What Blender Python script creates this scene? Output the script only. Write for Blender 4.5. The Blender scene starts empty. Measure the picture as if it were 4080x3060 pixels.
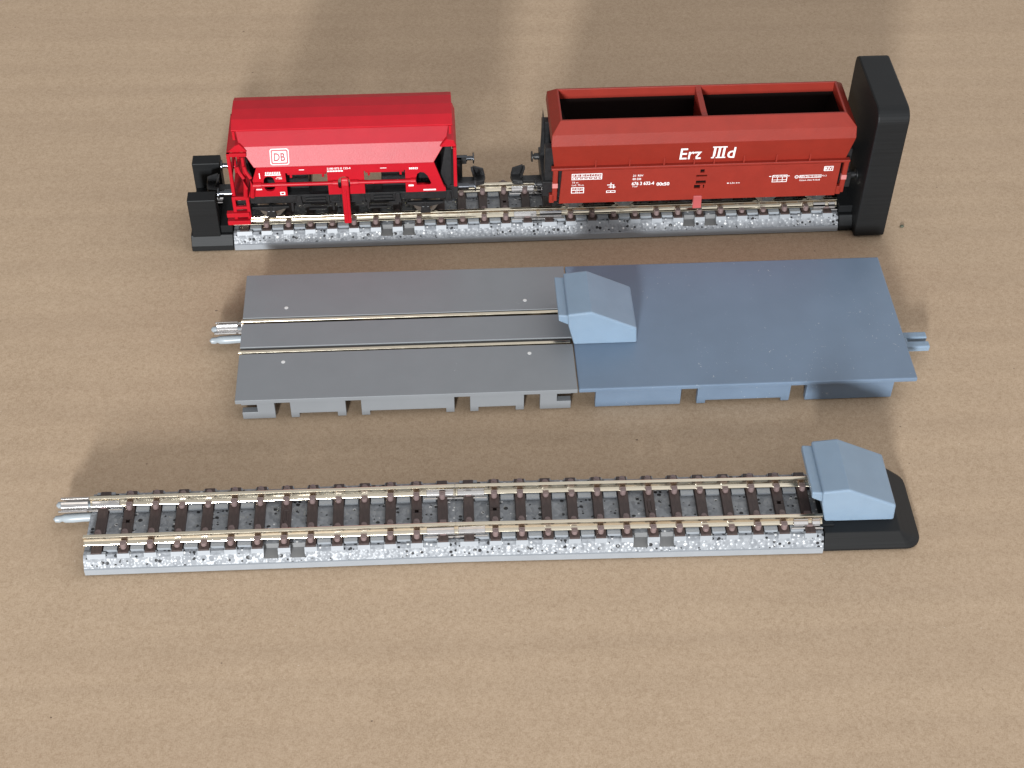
import bpy, bmesh, math, random
from mathutils import Vector, Matrix

S = 0.1                       # every dimension below is in millimetres; 1 scene unit = 10 mm
R = random.Random(7)
SC = bpy.context.scene
COL = SC.collection
rad = math.radians

# ------------------------------------------------------------------ camera
cam = bpy.data.cameras.new('camera')
cam.sensor_width = 36.0
cam.lens = 6216.67 / 4080 * 36.0
cam.clip_start, cam.clip_end = 0.1, 1000
co = bpy.data.objects.new('camera', cam)
co.location = Vector((0.749, -150.942, 185.476)) * S
co.rotation_euler = (0.7722516, -0.0075125, -0.0423822)
COL.objects.link(co)
SC.camera = co

# ------------------------------------------------------------------ light: room light and the window
w = bpy.data.worlds.new('World')
SC.world = w
w.use_nodes = True
nt = w.node_tree
bg = nt.nodes['Background']
tc = nt.nodes.new('ShaderNodeTexCoord')
mr = nt.nodes.new('ShaderNodeMapRange')
mr.inputs['From Min'].default_value, mr.inputs['From Max'].default_value = 0.0, 1.0
rmp = nt.nodes.new('ShaderNodeValToRGB')
rmp.color_ramp.elements[0].color = (0.22, 0.215, 0.21, 1)     # walls low in the room
rmp.color_ramp.elements[1].color = (1.25, 1.26, 1.28, 1)   # bright ceiling
lean = nt.nodes.new('ShaderNodeVectorMath')
lean.operation = 'DOT_PRODUCT'
lean.inputs[1].default_value = (0.80, 0.0, 0.62)      # the room is brighter up and to the right
nt.links.new(tc.outputs['Generated'], lean.inputs[0])
nt.links.new(lean.outputs['Value'], mr.inputs['Value'])
nt.links.new(mr.outputs[0], rmp.inputs[0])
nt.links.new(rmp.outputs[0], bg.inputs['Color'])
bg.inputs['Strength'].default_value = 1.0

AZ, EL, DIST = rad(11.0), rad(14.0), 100.0
ld = bpy.data.lights.new('window_light', 'AREA')
ld.shape = 'RECTANGLE'
ld.size, ld.size_y = 9.5, 16.0
ld.energy = 152000.0
ld.color = (0.95, 0.98, 1.0)
lo = bpy.data.objects.new('window_light', ld)
dv = Vector((-math.sin(AZ) * math.cos(EL), -math.cos(AZ) * math.cos(EL), math.sin(EL)))
lo.location = Vector((1.0, 3.5, 0.5)) + dv * DIST
lo.rotation_euler = (-dv).to_track_quat('-Z', 'Y').to_euler()
COL.objects.link(lo)

SC.view_settings.view_transform = 'Standard'
SC.view_settings.look = 'None'
SC.view_settings.exposure = 0.0
SC.view_settings.gamma = 1.0
SC.view_settings.use_curve_mapping = False
SC.cycles.max_bounces = 8

# ------------------------------------------------------------------ materials
MATS = {}

class NT:
    """small helper round a node tree"""
    def __init__(self, m):
        m.use_nodes = True
        self.t = m.node_tree
        self.b = self.t.nodes['Principled BSDF']
        self.tc = self.t.nodes.new('ShaderNodeTexCoord').outputs['Object']
    def n(self, kind, **kw):
        x = self.t.nodes.new(kind)
        for k, v in kw.items():
            setattr(x, k, v)
        return x
    def l(self, a, b):
        self.t.links.new(a, b)
    def mapped(self, scale=(1, 1, 1), rot=(0, 0, 0)):
        m = self.n('ShaderNodeMapping')
        m.inputs['Scale'].default_value = scale
        m.inputs['Rotation'].default_value = rot
        self.l(self.tc, m.inputs[0])
        return m.outputs[0]
    def noise(self, scale, detail=3, vec=None, rough=0.55, dist=0.0):
        x = self.n('ShaderNodeTexNoise')
        x.inputs['Scale'].default_value = scale
        x.inputs['Detail'].default_value = detail
        x.inputs['Roughness'].default_value = rough
        x.inputs['Distortion'].default_value = dist
        self.l(vec or self.tc, x.inputs['Vector'])
        return x.outputs['Fac']
    def rng(self, v, a, b, c, d):
        x = self.n('ShaderNodeMapRange')
        for k, q in zip(('From Min', 'From Max', 'To Min', 'To Max'), (a, b, c, d)):
            x.inputs[k].default_value = q
        self.l(v, x.inputs['Value'])
        return x.outputs[0]
    def math(self, op, a, b=0.0):
        x = self.n('ShaderNodeMath', operation=op)
        for i, q in enumerate((a, b)):
            if isinstance(q, (int, float)):
                x.inputs[i].default_value = q
            else:
                self.l(q, x.inputs[i])
        return x.outputs[0]
    def mix(self, fac, a, b, mode='MIX'):
        x = self.n('ShaderNodeMix', data_type='RGBA', blend_type=mode)
        for i, q in ((0, fac), (6, a), (7, b)):
            if isinstance(q, (int, float)):
                x.inputs[i].default_value = q
            elif isinstance(q, tuple):
                x.inputs[i].default_value = (*q, 1)
            else:
                self.l(q, x.inputs[i])
        return x.outputs[2]
    def bump(self, h, dist, strength=1.0, prev=None):
        x = self.n('ShaderNodeBump')
        x.inputs['Distance'].default_value = dist
        x.inputs['Strength'].default_value = strength
        self.l(h, x.inputs['Height'])
        if prev is not None:
            self.l(prev, x.inputs['Normal'])
        return x.outputs[0]
    def specks(self, scale, size, keep, vec=None, rand=1.0):
        """1 inside small spots (one per kept voronoi cell)"""
        v = self.n('ShaderNodeTexVoronoi')
        v.inputs['Scale'].default_value = scale
        v.inputs['Randomness'].default_value = rand
        self.l(vec or self.tc, v.inputs['Vector'])
        s = self.n('ShaderNodeSeparateColor')
        self.l(v.outputs['Color'], s.inputs[0])
        near = self.math('LESS_THAN', v.outputs['Distance'], self.math('MULTIPLY', s.outputs[1], size))
        return self.math('MULTIPLY', near, self.math('LESS_THAN', s.outputs[0], keep))

def plain(name, col, rough=0.5, metal=0.0, var=0.08, vscale=3.0, bump=0.0, bscale=25.0, spec=0.5, sss=0.0, sssr=0.05,
          rvar=0.0, coat=0.0, stretch=(1, 1, 1), dust=0.0):
    if name in MATS:
        return MATS[name]
    m = bpy.data.materials.new(name)
    k = NT(m)
    b = k.b
    vec = k.mapped(stretch)
    f = k.noise(vscale, 5, vec)
    c = k.mix(k.rng(f, 0.3, 0.7, 0, 1), tuple(x * (1 - var) for x in col), tuple(min(1, x * (1 + var)) for x in col))
    if dust > 0:
        wob = k.n('ShaderNodeVectorMath', operation='ADD')
        nz = k.n('ShaderNodeTexNoise')
        nz.inputs['Scale'].default_value = 7.0
        k.l(k.tc, nz.inputs['Vector'])
        k.l(k.tc, wob.inputs[0])
        k.l(nz.outputs['Color'], wob.inputs[1])
        d = k.specks(5.0, 0.13, dust, wob.outputs[0])
        st = k.n('ShaderNodeMapping')
        st.inputs['Scale'].default_value = (1, 3.5, 1)
        st.inputs['Rotation'].default_value = (0, 0, 0.5)
        k.l(wob.outputs[0], st.inputs[0])
        d2 = k.specks(3.2, 0.13, dust * 0.8, st.outputs[0])
        d = k.math('MAXIMUM', d, d2)
        patch = k.rng(k.noise(0.55, 3), 0.42, 0.62, 0.1, 1.0)
        c = k.mix(k.math('MULTIPLY', k.math('MULTIPLY', d, patch), 0.8), c, (0.62, 0.62, 0.60))
    k.l(c, b.inputs['Base Color'])
    if rvar:
        k.l(k.rng(k.noise(vscale * 4, 4, vec), 0.3, 0.7, rough - rvar, rough + rvar), b.inputs['Roughness'])
    else:
        b.inputs['Roughness'].default_value = rough
    b.inputs['Metallic'].default_value = metal
    b.inputs['Specular IOR Level'].default_value = spec
    b.inputs['Coat Weight'].default_value = coat
    if sss:
        b.inputs['Subsurface Weight'].default_value = sss
        b.inputs['Subsurface Scale'].default_value = sssr
        b.inputs['Subsurface Radius'].default_value = (0.8, 0.95, 1.1)
    if bump:
        k.l(k.bump(k.noise(bscale, 3, vec), bump), b.inputs['Normal'])
    MATS[name] = m
    return m

def cardboard_mat():
    m = bpy.data.materials.new('kraft_cardboard')
    k = NT(m)
    base = k.mix(k.rng(k.noise(0.35, 4), 0.35, 0.65, 0, 1), (0.385, 0.278, 0.184), (0.415, 0.302, 0.202))
    # fibres: short strokes in two directions
    f1 = k.noise(30, 2, k.mapped((1, 2.2, 1), (0, 0, 0.5)), 0.6, 0.8)
    f2 = k.noise(30, 2, k.mapped((2.2, 1, 1), (0, 0, -0.3)), 0.6, 0.8)
    f3 = k.noise(16, 3, None, 0.6)
    fib = k.math('ADD', k.math('MULTIPLY', f1, 0.4), k.math('ADD', k.math('MULTIPLY', f2, 0.4), k.math('MULTIPLY', f3, 0.35)))
    c = k.mix(k.rng(fib, 0.50, 0.74, 0, 0.7), base, (0.56, 0.43, 0.31))
    c = k.mix(k.rng(fib, 0.36, 0.54, 0.5, 0), c, (0.25, 0.165, 0.105))
    # pressed-in flute stripes, faint and uneven
    wv = k.noise(1.0, 3, k.mapped((0.05, 1.5, 1)), 0.6, 0.3)
    c = k.mix(k.rng(wv, 0.4, 0.62, 0.0, 0.14), c, (0.27, 0.185, 0.125))
    dark = k.specks(2.2, 0.055, 0.45, k.mapped((1, 1.5, 1), (0, 0, 0.5)))
    c = k.mix(k.math('MULTIPLY', dark, 0.7), c, (0.075, 0.05, 0.035))
    pale = k.specks(4.5, 0.06, 0.3, k.mapped((1, 2.0, 1), (0, 0, 0.6)))
    c = k.mix(k.math('MULTIPLY', pale, 0.5), c, (0.72, 0.63, 0.52))
    k.l(c, k.b.inputs['Base Color'])
    k.b.inputs['Roughness'].default_value = 0.8
    k.b.inputs['Specular IOR Level'].default_value = 0.25
    wave = k.n('ShaderNodeTexWave', wave_type='BANDS', bands_direction='Y', wave_profile='SIN')
    wave.inputs['Scale'].default_value = 0.46
    wave.inputs['Distortion'].default_value = 1.2
    wave.inputs['Detail'].default_value = 2
    wave.inputs['Detail Scale'].default_value = 0.6
    k.l(k.mapped((1, 1, 1), (0, 0, 0.012)), wave.inputs['Vector'])
    h1 = k.bump(wave.outputs['Fac'], 0.0022)
    h2 = k.bump(k.noise(1.1, 3, k.mapped((0.5, 1, 1))), 0.006, 1.0, h1)
    k.l(k.bump(fib, 0.003, 1.0, h2), k.b.inputs['Normal'])
    return m

def ballast_mat():
    m = bpy.data.materials.new('moulded_ballast')
    k = NT(m)
    v = k.n('ShaderNodeTexVoronoi')
    v.inputs['Scale'].default_value = 15.0
    k.l(k.tc, v.inputs['Vector'])
    stone = k.n('ShaderNodeSeparateColor')
    k.l(v.outputs['Color'], stone.inputs[0])
    col = k.mix(stone.outputs[2], (0.20, 0.212, 0.23), (0.30, 0.315, 0.335))
    white = k.specks(14.0, 0.36, 0.42)  # white dots, including glints on the pebbles painted as colour
    col = k.mix(k.math('MULTIPLY', white, 0.8), col, (0.80, 0.80, 0.79))
    black = k.specks(14.0, 0.50, 0.5, k.mapped((1, 1.1, 1.1)))
    col = k.mix(k.math('MULTIPLY', black, 0.97), col, (0.016, 0.016, 0.018))
    k.l(col, k.b.inputs['Base Color'])
    k.b.inputs['Roughness'].default_value = 0.32
    dome = k.rng(v.outputs['Distance'], 0.0, 0.7, 1.0, 0.0)
    k.b.inputs['Specular IOR Level'].default_value = 0.3
    k.l(k.bump(dome, 0.010, 1.0), k.b.inputs['Normal'])
    return m

M_CARD = cardboard_mat()
M_BALL = ballast_mat()
M_BEDG = plain('bed_grey', (0.27, 0.288, 0.31), 0.42, var=0.05)
M_BAY = plain('shaded_bay_grey', (0.2, 0.2, 0.2), 0.5, var=0.1)  # bed plastic darkened: the shade in the bays is painted in
M_SLEEP = plain('brown_sleeper', (0.050, 0.031, 0.028), 0.45, var=0.25, vscale=9, bump=0.004, bscale=14, stretch=(3, .6, 1))
M_CLIP = plain('rail_clip_brown', (0.19, 0.135, 0.13), 0.4, var=0.1)
M_RAIL = plain('nickel_rail', (0.74, 0.665, 0.53), 0.17, 1.0, var=0.04, vscale=6, rvar=0.03, stretch=(0.3, 3, 3))
M_JOIN = plain('silver_joiner', (0.66, 0.64, 0.63), 0.14, 1.0, var=0.08, vscale=8)
M_RESIN = plain('blue_grey_resin', (0.20, 0.272, 0.355), 0.42, var=0.05, vscale=2, sss=0.45, sssr=0.06, bump=0.0015, bscale=40, dust=0.02)
M_PLATE = plain('blue_grey_resin_plate', (0.136, 0.188, 0.260), 0.36, var=0.06, vscale=1.2, sss=0.35, sssr=0.06, bump=0.001, bscale=30, rvar=0.05, dust=0.5)
M_GREY = plain('grey_road_plastic', (0.190, 0.200, 0.212), 0.42, var=0.03, vscale=2, bump=0.001, bscale=60, dust=0.012)
M_GREYP = plain('grey_plastic_prong', (0.31, 0.345, 0.37), 0.35, var=0.04)
M_BLACKP = plain('black_printed_plastic', (0.0095, 0.0102, 0.011), 0.5, spec=0.22, var=0.15, vscale=5, bump=0.002, bscale=6, stretch=(0.15, 0.15, 9))
M_BLK = plain('black_plastic', (0.014, 0.014, 0.015), 0.38, var=0.3, vscale=12, bump=0.004, bscale=20)
M_BUF = plain('blackened_steel', (0.10, 0.105, 0.115), 0.25, 1.0, var=0.1)
M_STEEL = plain('steel_wheel', (0.40, 0.39, 0.37), 0.35, 1.0)
M_RED = plain('traffic_red_plastic', (0.43, 0.005, 0.014), 0.40, spec=0.3, var=0.06, vscale=3, bump=0.0012, bscale=45, sss=0.1, sssr=0.03)
M_REDB = plain('traffic_red_paint', (0.38, 0.007, 0.018), 0.44, var=0.05, vscale=3, bump=0.0025, bscale=60)
M_ORE = plain('oxide_red_paint', (0.245, 0.021, 0.0115), 0.46, spec=0.4, var=0.06, vscale=4, bump=0.003, bscale=55)
M_OREIN = plain('dark_inside_shade', (0.007, 0.003, 0.0025), 0.8, spec=0.1)  # near black: the shade deep in the hopper is put into the colour
M_WHITE = plain('white_print', (0.86, 0.84, 0.83), 0.5, var=0.03)
M_PINK = plain('pink_print', (0.55, 0.20, 0.19), 0.5, var=0.03)
M_LOGO = plain('logo_red', (0.33, 0.02, 0.03), 0.5)
M_DOT = plain('pale_plug', (0.62, 0.62, 0.61), 0.5)
M_CRUMB = plain('dark_crumb', (0.09, 0.095, 0.065), 0.8)

# ------------------------------------------------------------------ geometry helpers
class MB:
    def __init__(self):
        self.bm = bmesh.new()
        self.mats = []
        self.cur = 0
    def use(self, m):
        if m not in self.mats:
            self.mats.append(m)
        self.cur = self.mats.index(m)
        return self
    def face(self, vs):
        try:
            f = self.bm.faces.new(vs)
            f.material_index = self.cur
            return f
        except ValueError:
            return None
    def v(self, p):
        return self.bm.verts.new(Vector(p) * S)
    def box(self, x0, x1, y0, y1, z0, z1):
        return self.prism([(x0, z0), (x1, z0), (x1, z1), (x0, z1)], 'y', y0, y1)
    def prism(self, poly, axis, a, b, poly2=None):
        """polygon in the two other axes (x: y,z; y: x,z; z: x,y) from a to b along axis"""
        def P(q, t):
            return {'x': (t, q[0], q[1]), 'y': (q[0], t, q[1]), 'z': (q[0], q[1], t)}[axis]
        A = [self.v(P(q, a)) for q in poly]
        B = [self.v(P(q, b)) for q in (poly2 or poly)]
        n = len(poly)
        self.face(A[::-1])
        self.face(B)
        for i in range(n):
            self.face([A[i], A[(i + 1) % n], B[(i + 1) % n], B[i]])
        return self
    def rings(self, rings, cap0=True, cap1=True):
        L = [[self.v(p) for p in r] for r in rings]
        n = len(L[0])
        if cap0:
            self.face(L[0][::-1])
        for a, b in zip(L, L[1:]):
            for i in range(n):
                self.face([a[i], a[(i + 1) % n], b[(i + 1) % n], b[i]])
        if cap1:
            self.face(L[-1])
        return self
    def tube(self, pts, r, n=10, r2=None):
        """round bar through points, closed ends; r may be a list"""
        pts = [Vector(p) for p in pts]
        rs = r if isinstance(r, (list, tuple)) else [r] * len(pts)
        rings = []
        for i, p in enumerate(pts):
            d = (pts[min(i + 1, len(pts) - 1)] - pts[max(i - 1, 0)]).normalized()
            u = d.cross(Vector((0, 0, 1)))
            if u.length < 1e-3:
                u = d.cross(Vector((0, 1, 0)))
            u.normalize()
            w_ = u.cross(d)
            rings.append([p + (u * math.cos(6.28318 * j / n) + w_ * math.sin(6.28318 * j / n)) * rs[i] for j in range(n)])
        return self.rings(rings)
    def mesh(self, name):
        bmesh.ops.recalc_face_normals(self.bm, faces=self.bm.faces)
        me = bpy.data.meshes.new(name)
        self.bm.to_mesh(me)
        self.bm.free()
        for m in self.mats:
            me.materials.append(m)
        return me

def link(name, me, parent=None, mat=None, bevel=0.0, seg=2, smooth=False, angle=35):
    if mat is not None:
        me.materials.clear()
        me.materials.append(mat)
    o = bpy.data.objects.new(name, me)
    COL.objects.link(o)
    if parent is not None:
        o.parent = parent
    if bevel:
        md = o.modifiers.new('bevel', 'BEVEL')
        md.width = bevel * S
        md.segments = seg
        md.limit_method = 'ANGLE'
        md.angle_limit = rad(angle)
        md.harden_normals = False
    if smooth:
        me.polygons.foreach_set('use_smooth', [True] * len(me.polygons))
        md = o.modifiers.new('edge_split', 'EDGE_SPLIT')
        md.split_angle = rad(38)
    return o

def part(name, mb, mat, parent, bevel=0.0, seg=2, smooth=False, label=None):
    o = link(name, mb.mesh(name), parent, mat, bevel, seg, smooth)
    if label:
        o['label'] = label
    return o

def thing(name, label, cat, loc=(0, 0, 0), rz=0.0, group=None):
    o = bpy.data.objects.new(name, None)
    o.empty_display_size = 0.2
    o.location = Vector(loc) * S
    o.rotation_euler = (0, 0, rz)
    COL.objects.link(o)
    o['label'], o['category'] = label, cat
    if group:
        o['group'] = group
    return o

def rrect(x0, x1, y0, y1, r, n=6):
    """counter-clockwise rounded rectangle; r is one radius or four (ll, lr, ur, ul)"""
    rs = r if isinstance(r, (tuple, list)) else (r,) * 4
    out = []
    for (cx, cy, a0), q in zip(((x0 + rs[0], y0 + rs[0], 180), (x1 - rs[1], y0 + rs[1], 270), (x1 - rs[2], y1 - rs[2], 0), (x0 + rs[3], y1 - rs[3], 90)), rs):
        for i in range(n + 1):
            a = rad(a0 + 90 * i / n)
            out.append((cx + q * math.cos(a), cy + q * math.sin(a)))
    return out

def flat(loops, thick, plane='xz', off=0.0):
    """a mesh of a flat plate with outline loops (outer ones and holes), thickness centred on off"""
    cu = bpy.data.curves.new('flat', 'CURVE')
    cu.dimensions = '2D'
    cu.fill_mode = 'BOTH'
    cu.extrude = thick * S / 2
    for lp in loops:
        sp = cu.splines.new('POLY')
        sp.points.add(len(lp) - 1)
        for p, (a, b) in zip(sp.points, lp):
            p.co = (a * S, b * S, 0, 1)
        sp.use_cyclic_u = True
    ob = bpy.data.objects.new('flat', cu)
    COL.objects.link(ob)
    me = bpy.data.meshes.new_from_object(ob, depsgraph=bpy.context.evaluated_depsgraph_get())
    bpy.data.objects.remove(ob)
    bpy.data.curves.remove(cu)
    if plane == 'xz':
        me.transform(Matrix.Translation((0, off * S, 0)) @ Matrix.Rotation(rad(90), 4, 'X'))
    else:
        me.transform(Matrix.Translation((0, 0, off * S)))
    return me

def text_mesh(s, h, shear=0.0, wide=1.0, bold=0.0, thick=0.03):
    """mesh of lettering in the x,y plane with cap height h (mm), lower left at the origin; returns mesh, width in mm"""
    cu = bpy.data.curves.new('txt', 'FONT')
    cu.body = s
    cu.size = 1.0
    cu.shear = shear
    cu.offset = bold
    cu.extrude = 0.0
    cu.resolution_u = 3
    ob = bpy.data.objects.new('txt', cu)
    COL.objects.link(ob)
    me = bpy.data.meshes.new_from_object(ob, depsgraph=bpy.context.evaluated_depsgraph_get())
    bpy.data.objects.remove(ob)
    bpy.data.curves.remove(cu)
    xs = [v.co.x for v in me.vertices]
    ys = [v.co.y for v in me.vertices]
    k = h / 0.72
    x0 = min(xs)
    me.transform(Matrix.Diagonal((k * wide, k, k, 1)) @ Matrix.Translation((-x0, 0, 0)))
    return me, (max(xs) - x0) * k * wide

class Print:
    """white printing gathered into one thin mesh on a plane: origin o, right axis u, up axis v (mm)"""
    def __init__(self, o, u, v):
        self.o, self.u, self.v = Vector(o), Vector(u).normalized(), Vector(v).normalized()
        self.n = self.u.cross(self.v).normalized()
        self.bm = bmesh.new()
    def pt(self, a, b, lift=0.045):
        return (self.o + self.u * a + self.v * b + self.n * lift) * S
    def rect(self, a0, a1, b0, b1):
        vs = [self.bm.verts.new(self.pt(a, b)) for a, b in ((a0, b0), (a1, b0), (a1, b1), (a0, b1))]
        self.bm.faces.new(vs)
    def frame(self, a0, a1, b0, b1, t=0.12):
        self.rect(a0, a1, b0, b0 + t)
        self.rect(a0, a1, b1 - t, b1)
        self.rect(a0, a0 + t, b0 + t, b1 - t)
        self.rect(a1 - t, a1, b0 + t, b1 - t)
    def poly(self, pts):
        self.bm.faces.new([self.bm.verts.new(self.pt(a, b)) for a, b in pts])
    def ringframe(self, outer, inner):
        O = [self.bm.verts.new(self.pt(*p)) for p in outer]
        I = [self.bm.verts.new(self.pt(*p)) for p in inner]
        n = len(O)
        for i in range(n):
            self.bm.faces.new([O[i], O[(i + 1) % n], I[(i + 1) % n], I[i]])
    def text(self, s, a, b, h, width=None, lift=0.045, **kw):
        me, w_ = text_mesh(s, h, **kw)
        k = (width / w_) if width else 1.0
        for v in me.vertices:
            v.co = self.pt(a + v.co.x * k, b + v.co.y, lift)
        self.bm.from_mesh(me)
        bpy.data.meshes.remove(me)
    def flush(self, name, mat, parent):
        self.done(name, mat, parent)
        self.bm = bmesh.new()
    def done(self, name, mat, parent):
        me = bpy.data.meshes.new(name)
        self.bm.to_mesh(me)
        self.bm.free()
        return link(name, me, parent, mat)

# rows of track: position and turn of each row on the table
def row(x, y, a, px=0.0, py=0.0):
    c, s = math.cos(a), math.sin(a)
    return (x + px * c - py * s, y + px * s + py * c)
MID, BACK = (19.973, 38.216, 0.0112), (16.112, 73.143, 0.0158)

# ------------------------------------------------------------------ the cardboard under it all
bm = bmesh.new()
bmesh.ops.create_grid(bm, x_segments=60, y_segments=60, size=45)
for v in bm.verts:      # a sheet that does not lie dead flat
    x, y = v.co.x, v.co.y
    v.co.z = -0.02 + 0.002 * math.sin(x * 0.55 + 0.7) * math.cos(y * 0.4) - 0.008
me = bpy.data.meshes.new('cardboard')
bm.to_mesh(me)
bm.free()
card = link('cardboard', me, None, M_CARD)
card['kind'] = 'structure'
card['label'] = 'large sheet of plain brown corrugated cardboard lying flat'
me.polygons.foreach_set('use_smooth', [True] * len(me.polygons))

# ------------------------------------------------------------------ track
RC, HR, PITCH, LEN = 3.72, 4.75, 55 / 14, 55.0

def rail_profile(y):
    h = [(0.78, 3.42), (0.78, 3.54), (0.50, 3.66), (0.30, 3.84), (0.19, 4.12), (0.16, 4.32), (0.30, 4.44), (0.30, 4.70), (0.24, 4.75)]
    s = [(a, b) for a, b in h] + [(-a, b) for a, b in h[::-1]]
    return [(y + a, b) for a, b in s]

def rail(x0, x1, y, parent):
    return part('rail', MB().prism(rail_profile(y), 'x', x0, x1), M_RAIL, parent, 0.03, 1)

def joiner(x0, x1, y, parent, cut=None):
    mb = MB()
    xm = cut if cut is not None else (x0 + x1) / 2
    for s in (-1, 1):
        prof = [(y + s * 0.82, 3.40), (y + s * 0.96, 3.42), (y + s * 0.94, 3.66), (y + s * 0.52, 3.86), (y + s * 0.36, 4.22), (y + s * 0.24, 4.22),
                (y + s * 0.34, 3.92), (y + s * 0.82, 3.58)]
        mb.prism(prof, 'x', x0, xm - 0.3)
        mb.prism(prof, 'x', xm + 0.3, x1)
        mb.prism([(y + s * 0.80, 3.28), (y + s * 1.0, 3.28), (y + s * 1.0, 3.44), (y + s * 0.80, 3.44)], 'x', x0, x1)
        # rolled foot that glints along the bottom
        mb.tube([(x0 - 0.4, y + s * 1.28, 3.14), (xm - 0.5, y + s * 1.28, 3.14)], 0.2, 8)
        mb.tube([(xm - 0.2, y + s * 1.22, 3.10), (x1 + 0.4, y + s * 1.28, 3.14)], 0.2, 8)
        mb.box(x0, x1, *sorted((y + s * 0.8, y + s * 1.3)), 3.02, 3.16)
    return part('rail_joiner', mb, M_JOIN, parent, 0.04, 1)

def prongs(x0, dirn, yc, mat, parent, z=1.7, ln=5.6, knob=True):
    for s in (-1, 1):
        y = yc + s * 1.12
        x = lambda t: x0 + dirn * t
        if knob:
            mb = MB().tube([(x(-1), y, z), (x(1.2), y, z), (x(2.8), y + s * 0.10, z), (x(4.0), y + s * 0.12, z), (x(4.5), y + s * 0.12, z), (x(4.9), y + s * 0.25, z), (x(5.4), y + s * 0.25, z), (x(5.7), y + s * 0.2, z)],
                           [0.72, 0.72, 0.74, 0.70, 0.50, 0.56, 0.52, 0.2], 14)
            part('coupling_prong', mb, mat, parent, smooth=True)
        else:
            mb = MB().box(*sorted((x(-1), x(ln))), y - 0.72, y + 0.72, z - 0.6, z + 0.6)
            part('coupling_prong', mb, mat, parent, 0.25, 3)
    if not knob:
        part('prong_root', MB().box(min(x0 - dirn, x0 + dirn * 2.8), max(x0 - dirn, x0 + dirn * 2.8), yc - 1.8, yc + 1.8, z - 0.7, z + 0.55), mat, parent, 0.2)

def sleeper_mesh(kind):
    mb = MB().use(M_SLEEP)
    hw_ = 0.76
    # the hole of a nail is a real gap in the board
    if kind == 'nail':
        for a, b in ((-5.95, -0.28), (0.28, 5.95)):
            mb.prism([(-hw_ - .08, 2.3), (hw_ + .08, 2.3), (hw_, 3.40), (-hw_, 3.40)], 'y', a, b)
        for s in (-1, 1):
            mb.prism([(s * 0.28, 2.3), (s * (hw_ + .08), 2.3), (s * hw_, 3.40), (s * 0.28, 3.40)], 'y', -0.28, 0.28)
    else:
        mb.prism([(-hw_ - .08, 2.3), (hw_ + .08, 2.3), (hw_, 3.40), (-hw_, 3.40)], 'y', -5.95, 5.95)
    if kind == 'arrow':
        for s in (-1, 1):
            mb.prism([(s * 0.12, 3.4), (s * 0.40, 3.4), (s * 0.40, 3.5), (s * 0.12, 3.5)], 'y', -1.0, 0.9)
        mb.prism([(-0.45, 0.9), (0.45, 0.9), (0, 1.7)], 'z', 3.4, 3.5)
        mb.prism([(0.45, -1.0), (-0.45, -1.0), (0, -1.8)], 'z', 3.4, 3.5)
    mb.use(M_CLIP)
    for rs in (-1, 1):
        for s in (-1, 1):
            if kind == 'first' and rs == 1 and s == -1 and False:
                continue
            y = rs * RC + s * 1.02
            t = 4.22 if kind != 'low' else 3.85
            if kind in ('first', 'last') and ((kind == 'first') == (rs == 1)):
                mb.prism(rrect(-0.5, 0.5, y - 0.1, y + 0.75, 0.15, 2), 'z', 3.3, 3.62) if s * rs < 0 or kind == 'last' else None
                continue
            if kind == 'first' and rs == -1 and s == -1 or kind == 'last' and rs == 1 and s == 1:
                continue
            q0, q1 = sorted((rs * RC + s * 0.58, rs * RC + s * 1.28))
            mb.box(-0.46, 0.46, q0, q1, 3.35, t)
            yo = rs * RC + s * 1.28
            mb.prism([(math.cos(6.2832 * i / 12) * 0.44, yo + math.sin(6.2832 * i / 12) * 0.42) for i in range(12)], 'z', 3.30, t + 0.06,
                     [(math.cos(6.2832 * i / 12) * 0.40, yo + math.sin(6.2832 * i / 12) * 0.32) for i in range(12)])
    return mb.mesh('sleeper')

SLEEPERS = {k: sleeper_mesh(k) for k in ('plain', 'low', 'nail', 'arrow', 'first', 'last')}

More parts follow.
